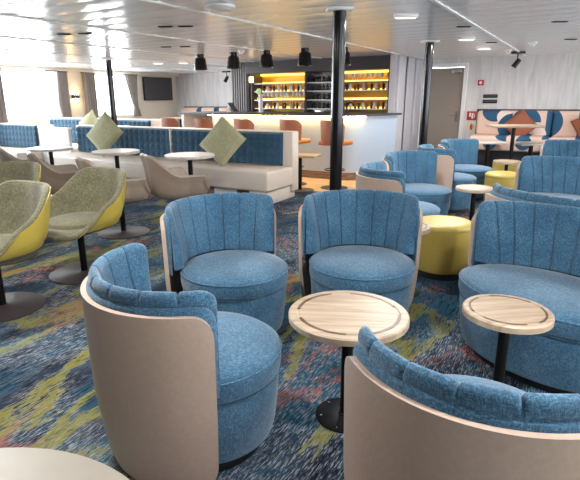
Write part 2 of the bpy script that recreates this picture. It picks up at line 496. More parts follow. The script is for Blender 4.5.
TUBS = [
 ((-1.268, 1.425), 64, 'nearest blue tub chair at front left, its beige back to the camera', 0),
 ((-1.76, 2.36), -25, 'blue tub chair in half profile just behind the front left tub chair', 0),
 ((-1.11, 2.86), -61, 'blue tub chair facing the camera behind the large round oak table', 0),
 ((-.03, 2.87), -115, 'wide blue tub seat behind the smaller oak table at right', 1),
 ((-.15, 1.405), 108, 'blue tub chair at front right, its big beige back towards the camera', 0),
 ((.03, 3.86), 75, 'wide tub seat at right edge showing only its low curved back', 1),
 ((-.03, 5.60), -107, 'wide blue tub seat facing the camera beside the middle yellow pouf', 1),
 ((.0, 7.95), -112, 'farthest wide blue tub seat, right of the high table', 1),
 ((-1.39, 7.55), -23, 'blue tub chair below the fire signs by the door', 0),
 ((-1.51, 5.55), -26, 'blue tub chair with beige shell edge, in front of the right black pole', 0),
 ((-1.385, 4.49), 33, 'blue tub chair with beige back, right of the middle pole and bar end', 0),
 ((-1.44, 6.58), 36, 'half hidden blue tub chair at the foot of the right black pole', 0),
]
tub0 = make_tub(TUBS[0][2])
wide0 = make_tub(TUBS[3][2], .85, 1.5, .91, 11, 'love_seat', 'wide blue tub seats')
seen = set()
for (x, y), a, lab, wd in TUBS:
    src = wide0 if wd else tub0
    o = dup(src, lab) if wd in seen else src
    seen.add(wd)
    o.location = (x, y, 0); o.rotation_euler = (0, 0, math.radians(a))

# ------------------------------------------------------------------ small oak tables
def make_oak_table(label, r, h=.52, rz=0, group='oak coffee tables'):
    t = thing('coffee_table', label, 'table', group=group)
    k = r/.26
    MB().rev([(r-.012, h-.036), (r, h-.03), (r, h-.006), (r-.006, h), (r-.035*k, h), (r-.040*k, h-.003), (r-.044*k, h-.003), (r-.048*k, h), (.01, h)], 72).build('table_top', 'oak', t, 30)
    for q in range(4):
        m = MB(); a0 = q*PI/2+.35; a1 = a0+PI/2-.42
        rows = []
        for i in range(17):
            a = a0+(a1-a0)*i/16
            rows.append([((r-d)*math.cos(a), (r-d)*math.sin(a), z) for d, z in ((.036*k, h-.004), (.036*k, h+.0012), (.050*k, h+.0012), (.050*k, h-.004))])
        m.grid(rows, closed=True, capends=True).build('groove', 'groove_wood', t)
    MB().rev([(.024, .006), (.024, h-.04)], 20).build('stem', 'black_metal', t)
    MB().rev([(.13, 0), (.135, .002), (.135, .007), (.13, .009), (.03, .010), (.028, .02), (.024, .022)], 40).build('base_plate', 'black_metal', t)
    for q in range(6):
        a = q*PI/3+.2
        MB().rev([(.006, .008), (.006, .012), (.003, .013)], 8, (.112*math.cos(a), .112*math.sin(a), 0)).build('screw', 'chrome', t)
    MB().rev([(.09, h-.042), (.09, h-.036)], 24).build('mounting_plate', 'black_metal', t)
    return t
ta = make_oak_table('large round oak coffee table with a grooved rim between the front tub chairs', .26)
ta.location = (-.775, 1.875, 0); ta.rotation_euler.z = math.radians(25)
tbl = make_oak_table('smaller round oak coffee table at right, in front of the wide tub seat', .185)
tbl.location = (-.185, 2.25, 0); tbl.rotation_euler.z = math.radians(40)
dup(tbl, 'oak coffee table peeping out between a tub chair back and the nearest pouf', (-1.03, 3.5, 0), 10)
dup(tbl, 'small oak coffee table left of the low curved back at right edge', (-.89, 5.40, 0), 10)
dup(tbl, 'far small oak coffee table over the rear yellow pouf', (-.90, 7.9, 0), 30)

# low round table at the bottom left corner
t = thing('round_table', 'pale round table top cut off by the bottom left corner of the photo', 'table', (-.92, .155, 0))
MB().rev([(.51, .475), (.535, .48), (.54, .49), (.54, .51), (.535, .518), (.53, .52), (.01, .52)], 80).build('table_top', 'stone_table', t, 30)
MB().box(-.0015, .0015, -.528, .528, .5195, .5206).build('top_seam', 'groove_wood', t)
MB().rev([(.03, .01), (.03, .48)], 20).build('stem', 'black_metal', t)
MB().rev([(.18, 0), (.19, .004), (.19, .01), (.03, .014)], 40).build('base_plate', 'black_metal', t)
t.rotation_euler.z = math.radians(-28)

# ------------------------------------------------------------------ yellow poufs
def make_pouf(label):
    t = thing('pouf', label, 'pouf', group='yellow poufs')
    MB().rev([(.20, 0), (.205, .003), (.205, .05), (.20, .055)], 40).build('plinth', 'black_plinth', t)
    MB().rev([(.19, .05), (.212, .055), (.222, .075), (.228, .2), (.233, .37), (.232, .40)], 48).build('body', 'mustard_leather', t)
    MB().rev([(.20, .395), (.232, .398), (.236, .41), (.232, .43), (.215, .444), (.18, .45), (.1, .454), (.01, .455)], 48).build('seat_top', 'mustard_leather', t)
    return t
p0 = make_pouf('nearest yellow drum pouf, right of the tub chair that faces the camera'); p0.location = (-.88, 4.08, 0)
dup(p0, 'middle yellow pouf beside the tub chair at the right edge', (-.83, 7.15, 0), 40)
dup(p0, 'rear yellow pouf under the far small oak table', (-.93, 8.45, 0), 80)

# ------------------------------------------------------------------ bucket armchairs on a stem
def make_bucket(name, label, outer, inner, group, base_r=.28, arm=False):
    t = thing(name, label, 'chair', group=group)
    ss = lambda a, b, x: (lambda u: u*u*(3-2*u))(min(1, max(0, (x-a)/(b-a))))
    def rim(th):          # height of the rim; th: angle from the back
        d = abs(math.degrees(th))
        if arm: return .83 - .21*ss(24, 78, d) - .14*ss(112, 124, d)
        return .83 - .20*ss(36, 84, d) - .23*ss(74, 140, d)
    lim = math.radians(124 if arm else 180)
    P = [(.09, .40), (.19, .405), (.26, .43), (.295, .48), (.32, .56), (.338, .66), (.36, .80)]
    if arm: P = [(.11, .37), (.22, .375), (.27, .40), (.295, .45), (.31, .55), (.32, .66), (.35, .80)]
    def pt(th, u, off):
        h = rim(th); n = len(P)-1; q = u*n; i = min(int(q), n-1); f = q-i
        r = P[i][0]+(P[i+1][0]-P[i][0])*f; z = P[i][1]+(P[i+1][1]-P[i][1])*f
        zb = P[2][1]
        if z > zb: z = zb+(z-zb)*(h-zb)/(.80-zb)
        sq = 1+(.14 if arm else .08)*abs(math.sin(2*th))
        r = (r+off*(1 if z > zb else .5))*sq
        zz = z-(off if z < zb+.02 else 0)*.6
        a = PI+th; fr = max(0, -math.cos(th))
        return (r*math.cos(a)*(1+.06*math.cos(th)), r*math.sin(a)*.98, zz)
    N = 72
    ths = [-lim+2*lim*i/N for i in range(N+1)]
    us = [j/24 for j in range(25)]
    def shell(off0, off1, nm, mat, ulo=0.):
        rows = []
        for th in ths:
            uu = [ulo+(1-ulo)*u for u in us]
            rows.append([pt(th, u, off0) for u in uu]+[pt(th, u, off1) for u in uu][::-1])
        return MB().grid(rows, closed=True, capends=arm).build(nm, mat, t, 50)
    shell(.016, -.002, 'outer_shell', outer)
    shell(-.004, -.03, 'inner_lining', inner, .2)
    MB().tube([pt(th, 1, -.007) for th in ths], .021, 8).build('rim_roll', inner, t)
    MB().rev([(.05, .385), (.20, .39), (.242, .40), (.255, .42), (.255, .45), (.242, .475), (.21, .487), (.1, .493), (.01, .494)], 40, (.0 if not arm else .05, 0, 0)).build('seat_cushion', inner, t)
    MB().rev([(.028, .008), (.028, .385)], 20).build('stem', 'black_metal', t)
    MB().rev([(.12, .362), (.12, .39)], 24).build('mounting_plate', 'black_metal', t)
    MB().rev([(base_r-.005, 0), (base_r, .003), (base_r, .009), (base_r-.006, .012), (.05, .016), (.03, .03)], 56).build('base_plate', 'base_dark', t)
    return t
y0 = make_bucket('bucket_chair', 'right yellow bucket chair with olive lining, turned away from the sofa', 'yellow_leather', 'olive_fabric', 'yellow bucket chairs')
y0.location = (-3.47, 2.58, 0); y0.rotation_euler.z = math.radians(268)
dup(y0, 'front left yellow bucket chair cut by the left edge of the photo', (-3.37, 1.80, 0), 268)
dup(y0, 'rear yellow bucket chair at the left edge, behind the front left one', (-4.5, 2.5, 0), 278)
g0 = make_bucket('swivel_armchair', 'taupe swivel armchair just behind the right yellow chair', 'taupe_leather', 'taupe_leather', 'taupe swivel armchairs', arm=True)
g0.location = (-4.2, 3.68, 0); g0.rotation_euler.z = math.radians(66)
dup(g0, 'taupe swivel armchair below the left round table, left of the middle ones', (-5.2, 3.78, 0), 62)
dup(g0, 'leftmost taupe swivel armchair, cut by the left edge of the photo', (-6.1, 3.95, 0), 62)
dup(g0, 'taupe swivel armchair with light arm at the right end, in front of the sofa', (-3.80, 4.2, 0), 60)

# ------------------------------------------------------------------ pale round dining tables before the sofas
def make_pale_table(label):
    t = thing('round_table', label, 'table', group='pale round tables')
    MB().rev([(.29, .685), (.315, .69), (.32, .70), (.32, .72), (.315, .725), (.01, .725)], 56).build('table_top', 'pale_table', t, 30)
    MB().rev([(.03, .01), (.03, .69)], 20).build('stem', 'black_metal', t)
    MB().rev([(.22, 0), (.23, .004), (.23, .01), (.03, .016)], 40).build('base_plate', 'black_metal', t)
    return t
p = make_pale_table('pale round table right, in front of the sofa with the big sage cushion'); p.location = (-4.32, 4.98, 0)
dup(p, 'middle pale round table in front of the sofa', (-5.57, 4.88, 0), 20)
dup(p, 'left pale round table in front of the white partition', (-6.85, 4.75, 0), 40)

# ------------------------------------------------------------------ tufted sofas
def tuft(mb, x0, x1, z0, z1, yb, lean, depth=.045, step=.125):
    nx = max(1, round((x1-x0)/step)); nz = max(1, round((z1-z0)/step)); q = 5
    rows = []
    for j in range(nz*q+1):
        z = z0+(z1-z0)*j/(nz*q); row = []
        for i in range(nx*q+1):
            x = x0+(x1-x0)*i/(nx*q)
            u = abs(math.sin(PI*i/q)); v = abs(math.sin(PI*j/q))
            e = depth*(.62+.38*(u*v)**.4)
            if i in (0, nx*q) or j in (0, nz*q): e = .0
            row.append((x, yb-e+lean*(z-z0)/(z1-z0), z))
        rows.append(row)
    return mb.grid(rows)
def make_sofa(label, x0, x1, y, zt, pads, zs=.45, ends=(1, 1), name='tufted_sofa', seat_d=.62, panel=None):
    """y = front face of the back at the top; the seat lies towards -y"""
    t = thing(name, label, 'sofa', ((x0+x1)/2, y, 0)); c = (x0+x1)/2
    X0, X1 = x0-c, x1-c
    yf = -.16-seat_d+.08
    yback = -.06
    MB().box(X0, X1, -.02, .17, .10, zt, .02).build('back_frame', 'cream_leather', t)
    MB().box(X0+.02, X1, yf, .0, zs-.27, zs, .03, 3).build('seat', 'cream_leather', t)
    MB().box(X0+.05, X1-.25, yf+.16, .1, 0, zs-.26).build('plinth', 'plinth_wood', t)
    MB().box(X1-.32, X1-.04, yf+.03, .12, 0, zs-.265, .008).build('end_block', 'cream_leather', t)
    for a, b in pads:
        m = MB(); tuft(m, a-c, b-c, zs+.01, zt-.015, -.045, .02)
        o = m.build('back_pad', 'tuft_blue', t)
    for a, b in pads[:-1]:
        MB().box(b-c-.012, b-c+.012, -.09, -.02, zs, zt+.003, .006).build('divider', 'cream_leather', t)
    if panel:
        MB().box(panel[0]-c, panel[1]-c, yf+.145, yf+.165, .0, zs-.27, .004).build('access_panel', 'white_paint', t)
        b = MB().box(panel[0]-c-.30, panel[0]-c-.18, yf+.15, yf+.165, .05, .14, .004).build('socket', 'dark_grey', t)
    return t
make_sofa('long blue tufted sofa with cream seat, holding the big sage cushion', -8.2, -3.53, 6.3, .955, [(-8.15, -5.79), (-5.79, -3.68)], .46, panel=(-4.55, -4.15))
make_sofa('blue tufted sofa with cream end at the left edge below the first window', -10.75, -9.1, 6.3, .94, [(-10.73, -9.38)], .46)
make_sofa('rear blue tufted sofa under the windows behind the long sofa', -10.75, -7.3, 7.55, 1.015, [(-10.7, -8.9), (-8.9, -7.5)], .46)
pt_ = thing('partition', 'low white partition between the two front sofas', 'partition', (-8.65, 6.15, 0))
MB().box(-.46, .43, -.03, .03, 0, .9, .008).build('panel', 'white_paint', pt_)
MB().box(-.48, .45, -.04, .04, .88, .91, .006).build('top_rail', 'white_paint', pt_)

# cushions
def make_cushion(label, mat, s=.5, th=.09, name='cushion', group=None):
    n = 18; top = []; bot = []
    for j in range(n+1):
        rt_, rb = [], []
        for i in range(n+1):
            u, v = -1+2*i/n, -1+2*j/n
            k_ = (max(0, 1-u*u)*max(0, 1-v*v))**.42
            x = u*s/2*(1-.05*(1-v*v)); y = v*s/2*(1-.05*(1-u*u))
            rt_.append((x, y, th*k_)); rb.append((x, y, -th*k_))
        top.append(rt_); bot.append(rb)
    m = MB(); m.grid(top); m.grid(bot)
    root = thing(name, label, 'cushion', group=group)
    bm = bmesh.new(); me = bpy.data.meshes.new('cover')
    o = m.build('cover', mat, root)
    bm.from_mesh(o.data); bmesh.ops.remove_doubles(bm, verts=bm.verts, dist=.0005); bmesh.ops.recalc_face_normals(bm, faces=bm.faces); bm.to_mesh(o.data); bm.free()
    edge = []
    for a, b in (((-1, -1), (1, -1)), ((1, -1), (1, 1)), ((1, 1), (-1, 1)), ((-1, 1), (-1, -1))):
        for i in range(n):
            u = a[0]+(b[0]-a[0])*i/n; v = a[1]+(b[1]-a[1])*i/n
            edge.append((u*s/2*(1-.05*(1-v*v)), v*s/2*(1-.05*(1-u*u)), 0))
    edge.append(edge[0])
    MB().tube(edge, .005, 6).build('piping', mat, root)
    return root
def place(o, loc, normal, spin):
    """face `normal`, spun by `spin` degrees about it"""
    q = Vector(normal).normalized().to_track_quat('Z', 'Y').to_matrix().to_4x4() @ Matrix.Rotation(math.radians(spin), 4, 'Z')
    q.translation = loc; o.matrix_world = q
c1 = make_cushion('big sage green cushion standing on its corner on the long sofa, right', 'sage_fabric', .56)
place(c1, (-4.54, 5.97, .80), (.12, -1, .32), 53)
c2 = make_cushion('sage cushion standing on its corner on the long sofa, left, before the left pole', 'sage_fabric', .57)
place(c2, (-7.1, 6.0, .84), (.15, -1, .3), 50)
c3 = make_cushion('pale sage cushion on the rear sofa under the second window', 'sage_fabric', .46)
place(c3, (-9.02, 7.26, .90), (.1, -1, .3), 40)

# ------------------------------------------------------------------ bar
bar = thing('bar_counter', 'pale bar counter with dark top and a warm light strip under it', 'bar counter', (0, 0, 0))
def bar_outline(off, yb=9.0, n=10):
    """plan of the bar body grown by off: left end, front, rounded corner, slanted right side"""
    P = [(-6.35-off, yb), (-6.35-off, 8.1-off)]
    c = Vector((-3.62, 8.1+.38))
    r = .38+off
    a1 = math.radians(-90); a2 = math.radians(-28)
    for i in range(n+1):
        a = a1+(a2-a1)*i/n; P.append((c.x+r*math.cos(a), c.y+r*math.sin(a)))
    P.append((-2.93+off, 9.0))
    return P
def extrude(P, z0, z1):
    n = len(P); vs = [(x, y, z0) for x, y in P]+[(x, y, z1) for x, y in P]
    fs = [(i, (i+1) % n, n+(i+1) % n, n+i) for i in range(n)]+[tuple(range(n))[::-1], tuple(range(n, 2*n))]
    return vs, fs
MB().add(*extrude(bar_outline(0), .14, 1.05)).build('body', 'bar_panel', bar, 50)
MB().add(*extrude(bar_outline(-.015), 0, .14)).build('plinth', 'plinth_wood', bar, 50)
MB().add(*extrude([(-7.15, 9.0), (-7.15, 8.0)]+bar_outline(.10)[1:], 1.105, 1.14)).build('countertop', 'dark_grey', bar, 50)
MB().add(*extrude(bar_outline(.015), 1.05, 1.105)).build('upper_band', 'bar_panel', bar, 50)
# light strip under the overhang
o_, i_ = bar_outline(.075), bar_outline(.055)
rows = [[(a[0], a[1], 1.092), (a[0], a[1], 1.103), (b[0], b[1], 1.103), (b[0], b[1], 1.092)] for a, b in list(zip(o_, i_))[1:-1]]
MB().grid(rows, closed=True, capends=True).build('light_strip', 'led_warm', bar)
MB().box(-7.12, -7.06, 8.02, 8.95, 0, 1.105).build('end_leg', 'white_paint', bar)

# bar stools
def make_stool(label):
    t = thing('bar_stool', label, 'bar stool', group='tan bar stools')
    MB().rev([(.21, 0), (.22, .004), (.22, .01), (.03, .018)], 40).build('base_plate', 'base_dark', t)
    MB().rev([(.025, .01), (.025, .69)], 16).build('stem', 'black_metal', t)
    pts = [(.16*math.cos(a), .16*math.sin(a), .30) for a in [2*PI*i/24 for i in range(25)]]
    f = MB().tube(pts, .009, 6); f.tube([(-.16, 0, .3), (.16, 0, .3)], .008, 6); f.build('footrest', 'black_metal', t)
    MB().box(-.2, .22, -.21, .21, .685, .76, .034, 3).build('seat', 'orange_seat', t)
    rows = []
    for i in range(25):
        a = PI+math.radians(-68+136*i/24)
        d = min(i, 24-i)/24
        zt = 1.075-.09*max(0, 1-d/.22)**2.2
        o2 = []; i2 = []
        for j in range(9):
            z = .70+(zt-.70)*j/8; r = .225+.02*(z-.7)/.35
            o2.append((r*math.cos(a), r*math.sin(a)*1.0, z)); i2.append(((r-.03)*math.cos(a), (r-.03)*math.sin(a), z))
        rows.append(o2+i2[::-1])
    MB().grid(rows, closed=True, capends=True).build('backrest', 'tan_leather', t, 60)
    return t
SX = [(-6.66, 7.3, 'leftmost tan bar stool, before the open end of the bar'), (-5.86, 7.3, 'second tan bar stool from the left at the bar'),
      (-5.0, 7.32, 'tan bar stool mostly hidden behind the big sage cushion'), (-4.12, 7.38, 'tan bar stool with orange seat left of the middle pole'),
      (-3.36, 7.36, 'rightmost tan bar stool, partly hidden by the middle black pole')]
s0 = make_stool(SX[0][2])
for i, (x, y, lab) in enumerate(SX):
    o = s0 if i == 0 else dup(s0, lab)
    o.location = (x, y, 0); o.rotation_euler = (0, 0, math.radians(82))
# square side table
t = thing('square_table', 'small square oak table on a black stem between sofa end and middle pole', 'table', (-3.74, 6.9, 0), 8)
MB().box(-.32, .30, -.2, .2, .535, .57, .008).build('table_top', 'oak', t)
MB().rev([(.028, .01), (.028, .54)], 16).build('stem', 'black_metal', t)
MB().rev([(.21, 0), (.22, .004), (.22, .01), (.03, .018)], 40).build('base_plate', 'base_dark', t)

# ------------------------------------------------------------------ back bar
bb = thing('back_bar', 'lit back bar with yellow shelves behind the counter', 'shelving', (0, 0, 0))
X0, XM0, XM1, X1 = -6.12, -4.86, -4.2, -3.12
MB().box(X0, X1, 9.54, 9.6, .9, 1.9).build('back_panel', 'gold', bb)
MB().box(XM0, XM1, 9.50, 9.535, .9, 1.9).build('mirror_panel', 'chrome', bb)
MB().box(X0, X1, 9.1, 9.6, 0, 1.0, .01).build('base_cabinet', 'dark_grey', bb)
for x in (X0-.02, XM0, XM1, X1-.03): MB().box(x-.012, x+.012, 9.15, 9.54, 1.0, 1.9).build('upright', 'dark_grey', bb)
SH = [1.20, 1.37, 1.54, 1.70]
for (a, b, lit) in ((X0, XM0, 1), (XM0, XM1, 0), (XM1, X1, 1)):
    for z in SH:
        s = MB().box(a+.012, b-.012, 9.2, 9.54, z-.012, z+.006).build('shelf', 'white_plastic' if not lit else 'clear_glass', bb)
        if lit: MB().box(a+.02, b-.02, 9.53, 9.538, z+.008, z+.03).build('light_strip', 'led_yellow', s)
    if lit: MB().box(a+.02, b-.02, 9.46, 9.53, 1.865, 1.895).build('light_strip', 'led_yellow', bb)
# bottles and glasses
def bottle_mesh(h, r):
    return [(r*.9, 0), (r, .004), (r, h*.58), (r*.8, h*.66), (r*.36, h*.74), (r*.34, h*.95), (r*.4, h*.955), (r*.4, h)]
kinds = []
def first_bottle(nm, cat, label, grp, h, r, mat, capm):
    t = thing(nm, label, cat, group=grp)
    MB().rev(bottle_mesh(h, r), 10).build('body', mat, t); MB().rev([(r*.44, h*.93), (r*.44, h)], 8).build('cap', capm, t)
    return t
def glass_thing(nm, label, grp):
    t = thing(nm, label, 'glass', group=grp)
    MB().rev([(.03, 0), (.005, .006), (.005, .06), (.032, .085), (.036, .12), (.03, .145)], 10).build('bowl', 'clear_glass', t); return t
def row(x0, x1, n, z, protos, y=9.33):
    for i in range(n):
        pr = protos[i % len(protos)]
        o = pr if not pr.get('_used') else dup(pr)
        pr['_used'] = 1
        o.location = (x0+(x1-x0)*(i+.5)/n+random.uniform(-.012, .012), y+random.uniform(-.03, .05), z+.006)
def bset(where, grp):
    return [first_bottle('bottle', 'bottle', 'amber spirit bottle on the %s' % where, grp+', amber', .14, .028, 'amber_glass', 'black_metal'),
            first_bottle('bottle', 'bottle', 'dark bottle on the %s' % where, grp+', dark', .145, .027, 'dark_glass', 'gold'),
            first_bottle('bottle', 'bottle', 'clear bottle on the %s' % where, grp+', clear', .135, .029, 'clear_glass', 'dark_grey')]
row(X0+.05, XM0-.05, 13, SH[0], bset('lowest lit shelf left of the bar', 'bottles on the lowest left shelf'))
row(X0+.05, XM0-.05, 13, SH[2], bset('third lit shelf left of the bar', 'bottles on the third left shelf'))
row(XM1+.05, X1-.08, 12, SH[0], bset('lowest lit shelf right of the pole', 'bottles on the lowest right shelf'))
row(XM1+.05, X1-.08, 12, SH[2], bset('third lit shelf right of the pole', 'bottles on the third right shelf'))
row(X0+.05, XM0-.05, 12, SH[1], [glass_thing('wine_glass', 'stemmed glass on the second lit shelf left of the bar', 'glasses on the left shelf')])
row(XM1+.05, X1-.08, 10, SH[3], [glass_thing('wine_glass', 'stemmed glass on the top lit shelf right of the pole', 'glasses on the right shelf')])
for z, nm in ((SH[0], 'lowest'), (SH[1], 'second'), (SH[2], 'third'), (SH[3], 'top')):
    row(XM0+.04, XM1-.04, 7, z, [first_bottle('bottle', 'bottle', 'dark bottle on the %s unlit middle shelf' % nm, 'bottles on the %s middle shelf' % nm, .14, .028, 'dark_glass', 'white_plastic')])
# things on the counters
for o in bpy.data.objects:
    if '_used' in o: del o['_used']
t = thing('coffee_machine', 'dark coffee machine behind the bar under the unlit shelves', 'coffee machine', (-4.5, 9.3, 1.0))
MB().box(-.26, .26, -.15, .18, 0, .1, .01).build('body', 'dark_grey', t); MB().box(-.26, .26, 0, .18, .1, .19, .01).build('brew_head', 'chrome', t)
MB().box(-.2, .2, -.16, 0, .11, .14, .005).build('drip_rail', 'black_metal', t)
t = thing('beer_tap', 'white beer tap column at the left of the back bar', 'beer tap', (-5.92, 9.02, 1.14))
t.location = (-5.62, 8.7, 1.14)
MB().rev([(.05, 0), (.045, .02), (.04, .30), (.045, .33), (.03, .35)], 16).build('column', 'white_plastic', t)
MB().rev([(.01, -.02), (.06, -.02), (.06, .02), (.01, .02)], 20, (0, -.05, .40), Matrix.Rotation(PI/2, 4, 'X')).build('badge', 'green_glass', t)
MB().tube([(0, -.03, .28), (0, -.1, .28), (0, -.11, .2)], .012).build('spout', 'chrome', t)
t = thing('faucet', 'black gooseneck faucet on the bar, right of the middle pole', 'faucet', (-3.78, 8.75, 1.14))
MB().tube([(0, 0, 0), (0, 0, .12), (.03, 0, .17), (.08, 0, .18), (.12, 0, .15), (.12, 0, .11)], .012, 8).build('spout', 'black_metal', t)
MB().rev([(.025, 0), (.022, .03)], 12).build('collar', 'black_metal', t)
t = thing('cash_register', 'slanted screen standing on the left end of the bar', 'screen', (-6.12, 8.45, 1.14), 20)
mt = Matrix.Translation((0, 0, .1)) @ Matrix.Rotation(math.radians(-38), 4, 'Y')
MB().box(-.012, .012, -.14, .14, -.10, .11, .005, 1, mt).build('display', 'screen', t)
MB().box(-.11, -.03, -.06, .06, 0, .11, .01).build('stand', 'white_plastic', t)
tag(MB().box(-.05, .05, -.02, .02, -.06, .06, .01).build('lit_sign', 'lamp_face'), 'small square glowing yellow sign at the upper left of the back bar', 'sign')
bpy.data.objects['lit_sign'].location = (-6.05, 9.02, 1.78)

# ------------------------------------------------------------------ poles
def make_pole(label):
    t = thing('support_pole', label, 'pole', group='black steel poles')
    MB().rev([(.055, 0), (.055, CZ-.01)], 36).build('shaft', 'satin_black', t)
    MB().box(-.11, .11, -.08, .08, CZ-.03, CZ-.003, .01).build('ceiling_collar', 'white_paint', t)
    MB().rev([(.09, 0), (.09, .015), (.07, .02)], 36).build('foot_ring', 'black_metal', t)
    return t
p = make_pole('middle black steel pole, in front of the bar'); p.location = (-1.86, 4.1, 0); p.rotation_euler.z = YAW
dup(p, 'right black steel pole, in front of the grey door', (-1.90, 7.06, 0), 31)
dup(p, 'left black steel pole behind the long sofa, before the window wall', (-7.6, 6.68, 0), 31)

# ------------------------------------------------------------------ ceiling fixtures
def make_pendant(label):
    t = thing('pendant_lamp', label, 'lamp', group='black cylinder lamps')
    MB().rev([(.06, 0), (.06, -.055), (.08, -.062), (.09, -.08), (.108, -.22), (.112, -.25), (.104, -.25), (.088, -.09)], 32, cap=False).build('shade', 'satin_black', t)
    MB().rev([(.01, -.22), (.098, -.22), (.098, -.232), (.01, -.232)], 24).build('bulb_face', 'lamp_face', t)
    MB().rev([(.06, 0), (.06, -.012)], 24).build('ceiling_rose', 'black_metal', t)
    return t
PD = [(-5.68, 6.95, 'first black cylinder lamp from the left, on the ceiling before the bar'), (-5.02, 6.98, 'second black cylinder lamp from the left before the bar'),
      (-4.40, 7.0, 'third black cylinder lamp from the left before the bar'), (-3.74, 7.03, 'fourth black cylinder lamp, left of the middle pole'),
      (-3.22, 7.28, 'rightmost black cylinder lamp, peeping out behind the middle pole')]
pd0 = make_pendant(PD[0][2])
for i, (x, y, lab) in enumerate(PD):
    o = pd0 if i == 0 else dup(pd0, lab); o.location = (x, y, CZ-.004)

def tracklight(label, loc, rz=0, s=1):
    t = thing('spotlight', label, 'spotlight', loc, rz, 'black ceiling spotlights')
    MB().box(-.09*s, .09*s, -.02*s, .02*s, -.03*s, 0, .004).build('mount_bar', 'black_metal', t)
    MB().tube([(0, 0, -.02*s), (0, 0, -.10*s)], .008*s).build('arm', 'black_metal', t)
    m = Matrix.Translation((.0, 0, -.14*s)) @ Matrix.Rotation(math.radians(35), 4, 'Y')
    MB().rev([(.02*s, .05*s), (.032*s, .045*s), (.036*s, -.07*s), (.03*s, -.07*s)], 16, mat=m).build('head', 'black_metal', t)
    return t
tracklight('black spotlight hanging from the ceiling before the printed banquette', (-1.13, 9.7, CZ), 25, 1.25)
tracklight('thin black spotlight under the ceiling left of the bar, left of two', (-7.85, 10.6, CZ-.06), 0, 1.3)
tracklight('black spotlight under the ceiling left of the bar, right of two', (-7.1, 10.5, CZ-.06), 60, 1.3)

def disc(name, label, cat, x, y, r, mat, h=.03, group=None):
    t = thing(name, label, cat, (x, y, CZ-.002), 0, group)
    MB().rev([(r, 0), (r, -h*.6), (r*.86, -h), (.01, -h)], 32).build('housing', 'white_paint', t)
    MB().rev([(r*.7, -h-.002), (r*.68, -h-.006), (.01, -h-.006)], 24).build('diffuser', mat, t)
    return t
disc('ceiling_disc', 'large round white disc on the ceiling above the bar approach, top of the photo', 'ceiling lamp', -2.62, 3.48, .125, 'white_paint')
def detector(label, x, y):
    t = thing('smoke_detector', label, 'smoke detector', (x, y, CZ-.002), 0, 'smoke detectors')
    MB().rev([(.055, 0), (.055, -.02), (.045, -.028)], 20).build('base', 'white_plastic', t)
    MB().rev([(.04, -.026), (.036, -.055), (.02, -.062)], 20).build('sensor_head', 'white_plastic', t)
    return t
sd = detector('smoke detector between the second and third cylinder lamps', -4.7, 6.75)
dup(sd, 'smoke detector right of the black spotlight on the right ceiling', (-.78, 8.15, CZ-.002), 0)
dup(sd, 'smoke detector just left of the black spotlight on the right ceiling', (-1.22, 9.2, CZ-.002), 0)
dup(sd, 'smoke detector right of the left pole, near the curtain', (-8.3, 7.9, CZ-.002), 0)
def flatlamp(label, x, y, l=.21, w=.075):
    t = thing('ceiling_lamp', label, 'ceiling lamp', (x, y, CZ-.002), 31, 'flat white ceiling lamps')
    MB().box(-l/2, l/2, -w/2, w/2, -.035, 0, .008).build('housing', 'white_paint', t)
    MB().box(-l/2+.02, l/2-.02, -w/2+.02, w/2-.02, -.040, -.034, .003).build('diffuser', 'lamp_white', t)
    return t
fl = flatlamp('flat white ceiling lamp right of the middle pole, at the top', -1.5, 4.72)
for lab, x, y in (('flat white ceiling lamp right of the right pole, nearest of two', -1.42, 6.95), ('flat white ceiling lamp right of the right pole, rear of two', -1.46, 8.45),
                  ('flat white ceiling lamp above the television corner, left of two', -7.55, 7.9), ('flat white ceiling lamp above the television corner, right of two', -7.05, 8.1)):
    dup(fl, lab, (x, y, CZ-.002), 31)
def slot(label, x, y):
    t = thing('ceiling_vent', label, 'vent', (x, y, CZ-.004), 31, 'black slot vents')
    MB().box(-.075, .075, -.022, .022, -.008, 0, .003).build('frame', 'black_metal', t)
    MB().box(-.06, .06, -.012, .012, -.011, -.007).build('slat', 'dark_grey', t)
    return t
SL = [('black slot vent on the left ceiling, left of a pair', -5.15, 3.93), ('black slot vent on the left ceiling, right of a pair', -4.92, 4.03),
      ('black slot vent left of the white disc, left of a pair', -3.80, 4.12), ('black slot vent left of the white disc, right of a pair', -3.62, 4.22),
      ('black slot vent above the left cylinder lamp, left of a pair', -5.25, 5.68), ('black slot vent above the left cylinder lamp, right of a pair', -5.0, 5.80),
      ('black slot vent right of the right pole, nearer one', -1.24, 5.89), ('black slot vent right of the right pole, farther one', -1.26, 7.8),
      ('black slot vent at the upper right edge, nearer one', -.36, 6.06), ('black slot vent at the upper right edge, farther one', -.32, 8.0)]
sl0 = slot(*SL[0])
for lab, x, y in SL[1:]: dup(sl0, lab, (x, y, CZ-.004), 31)

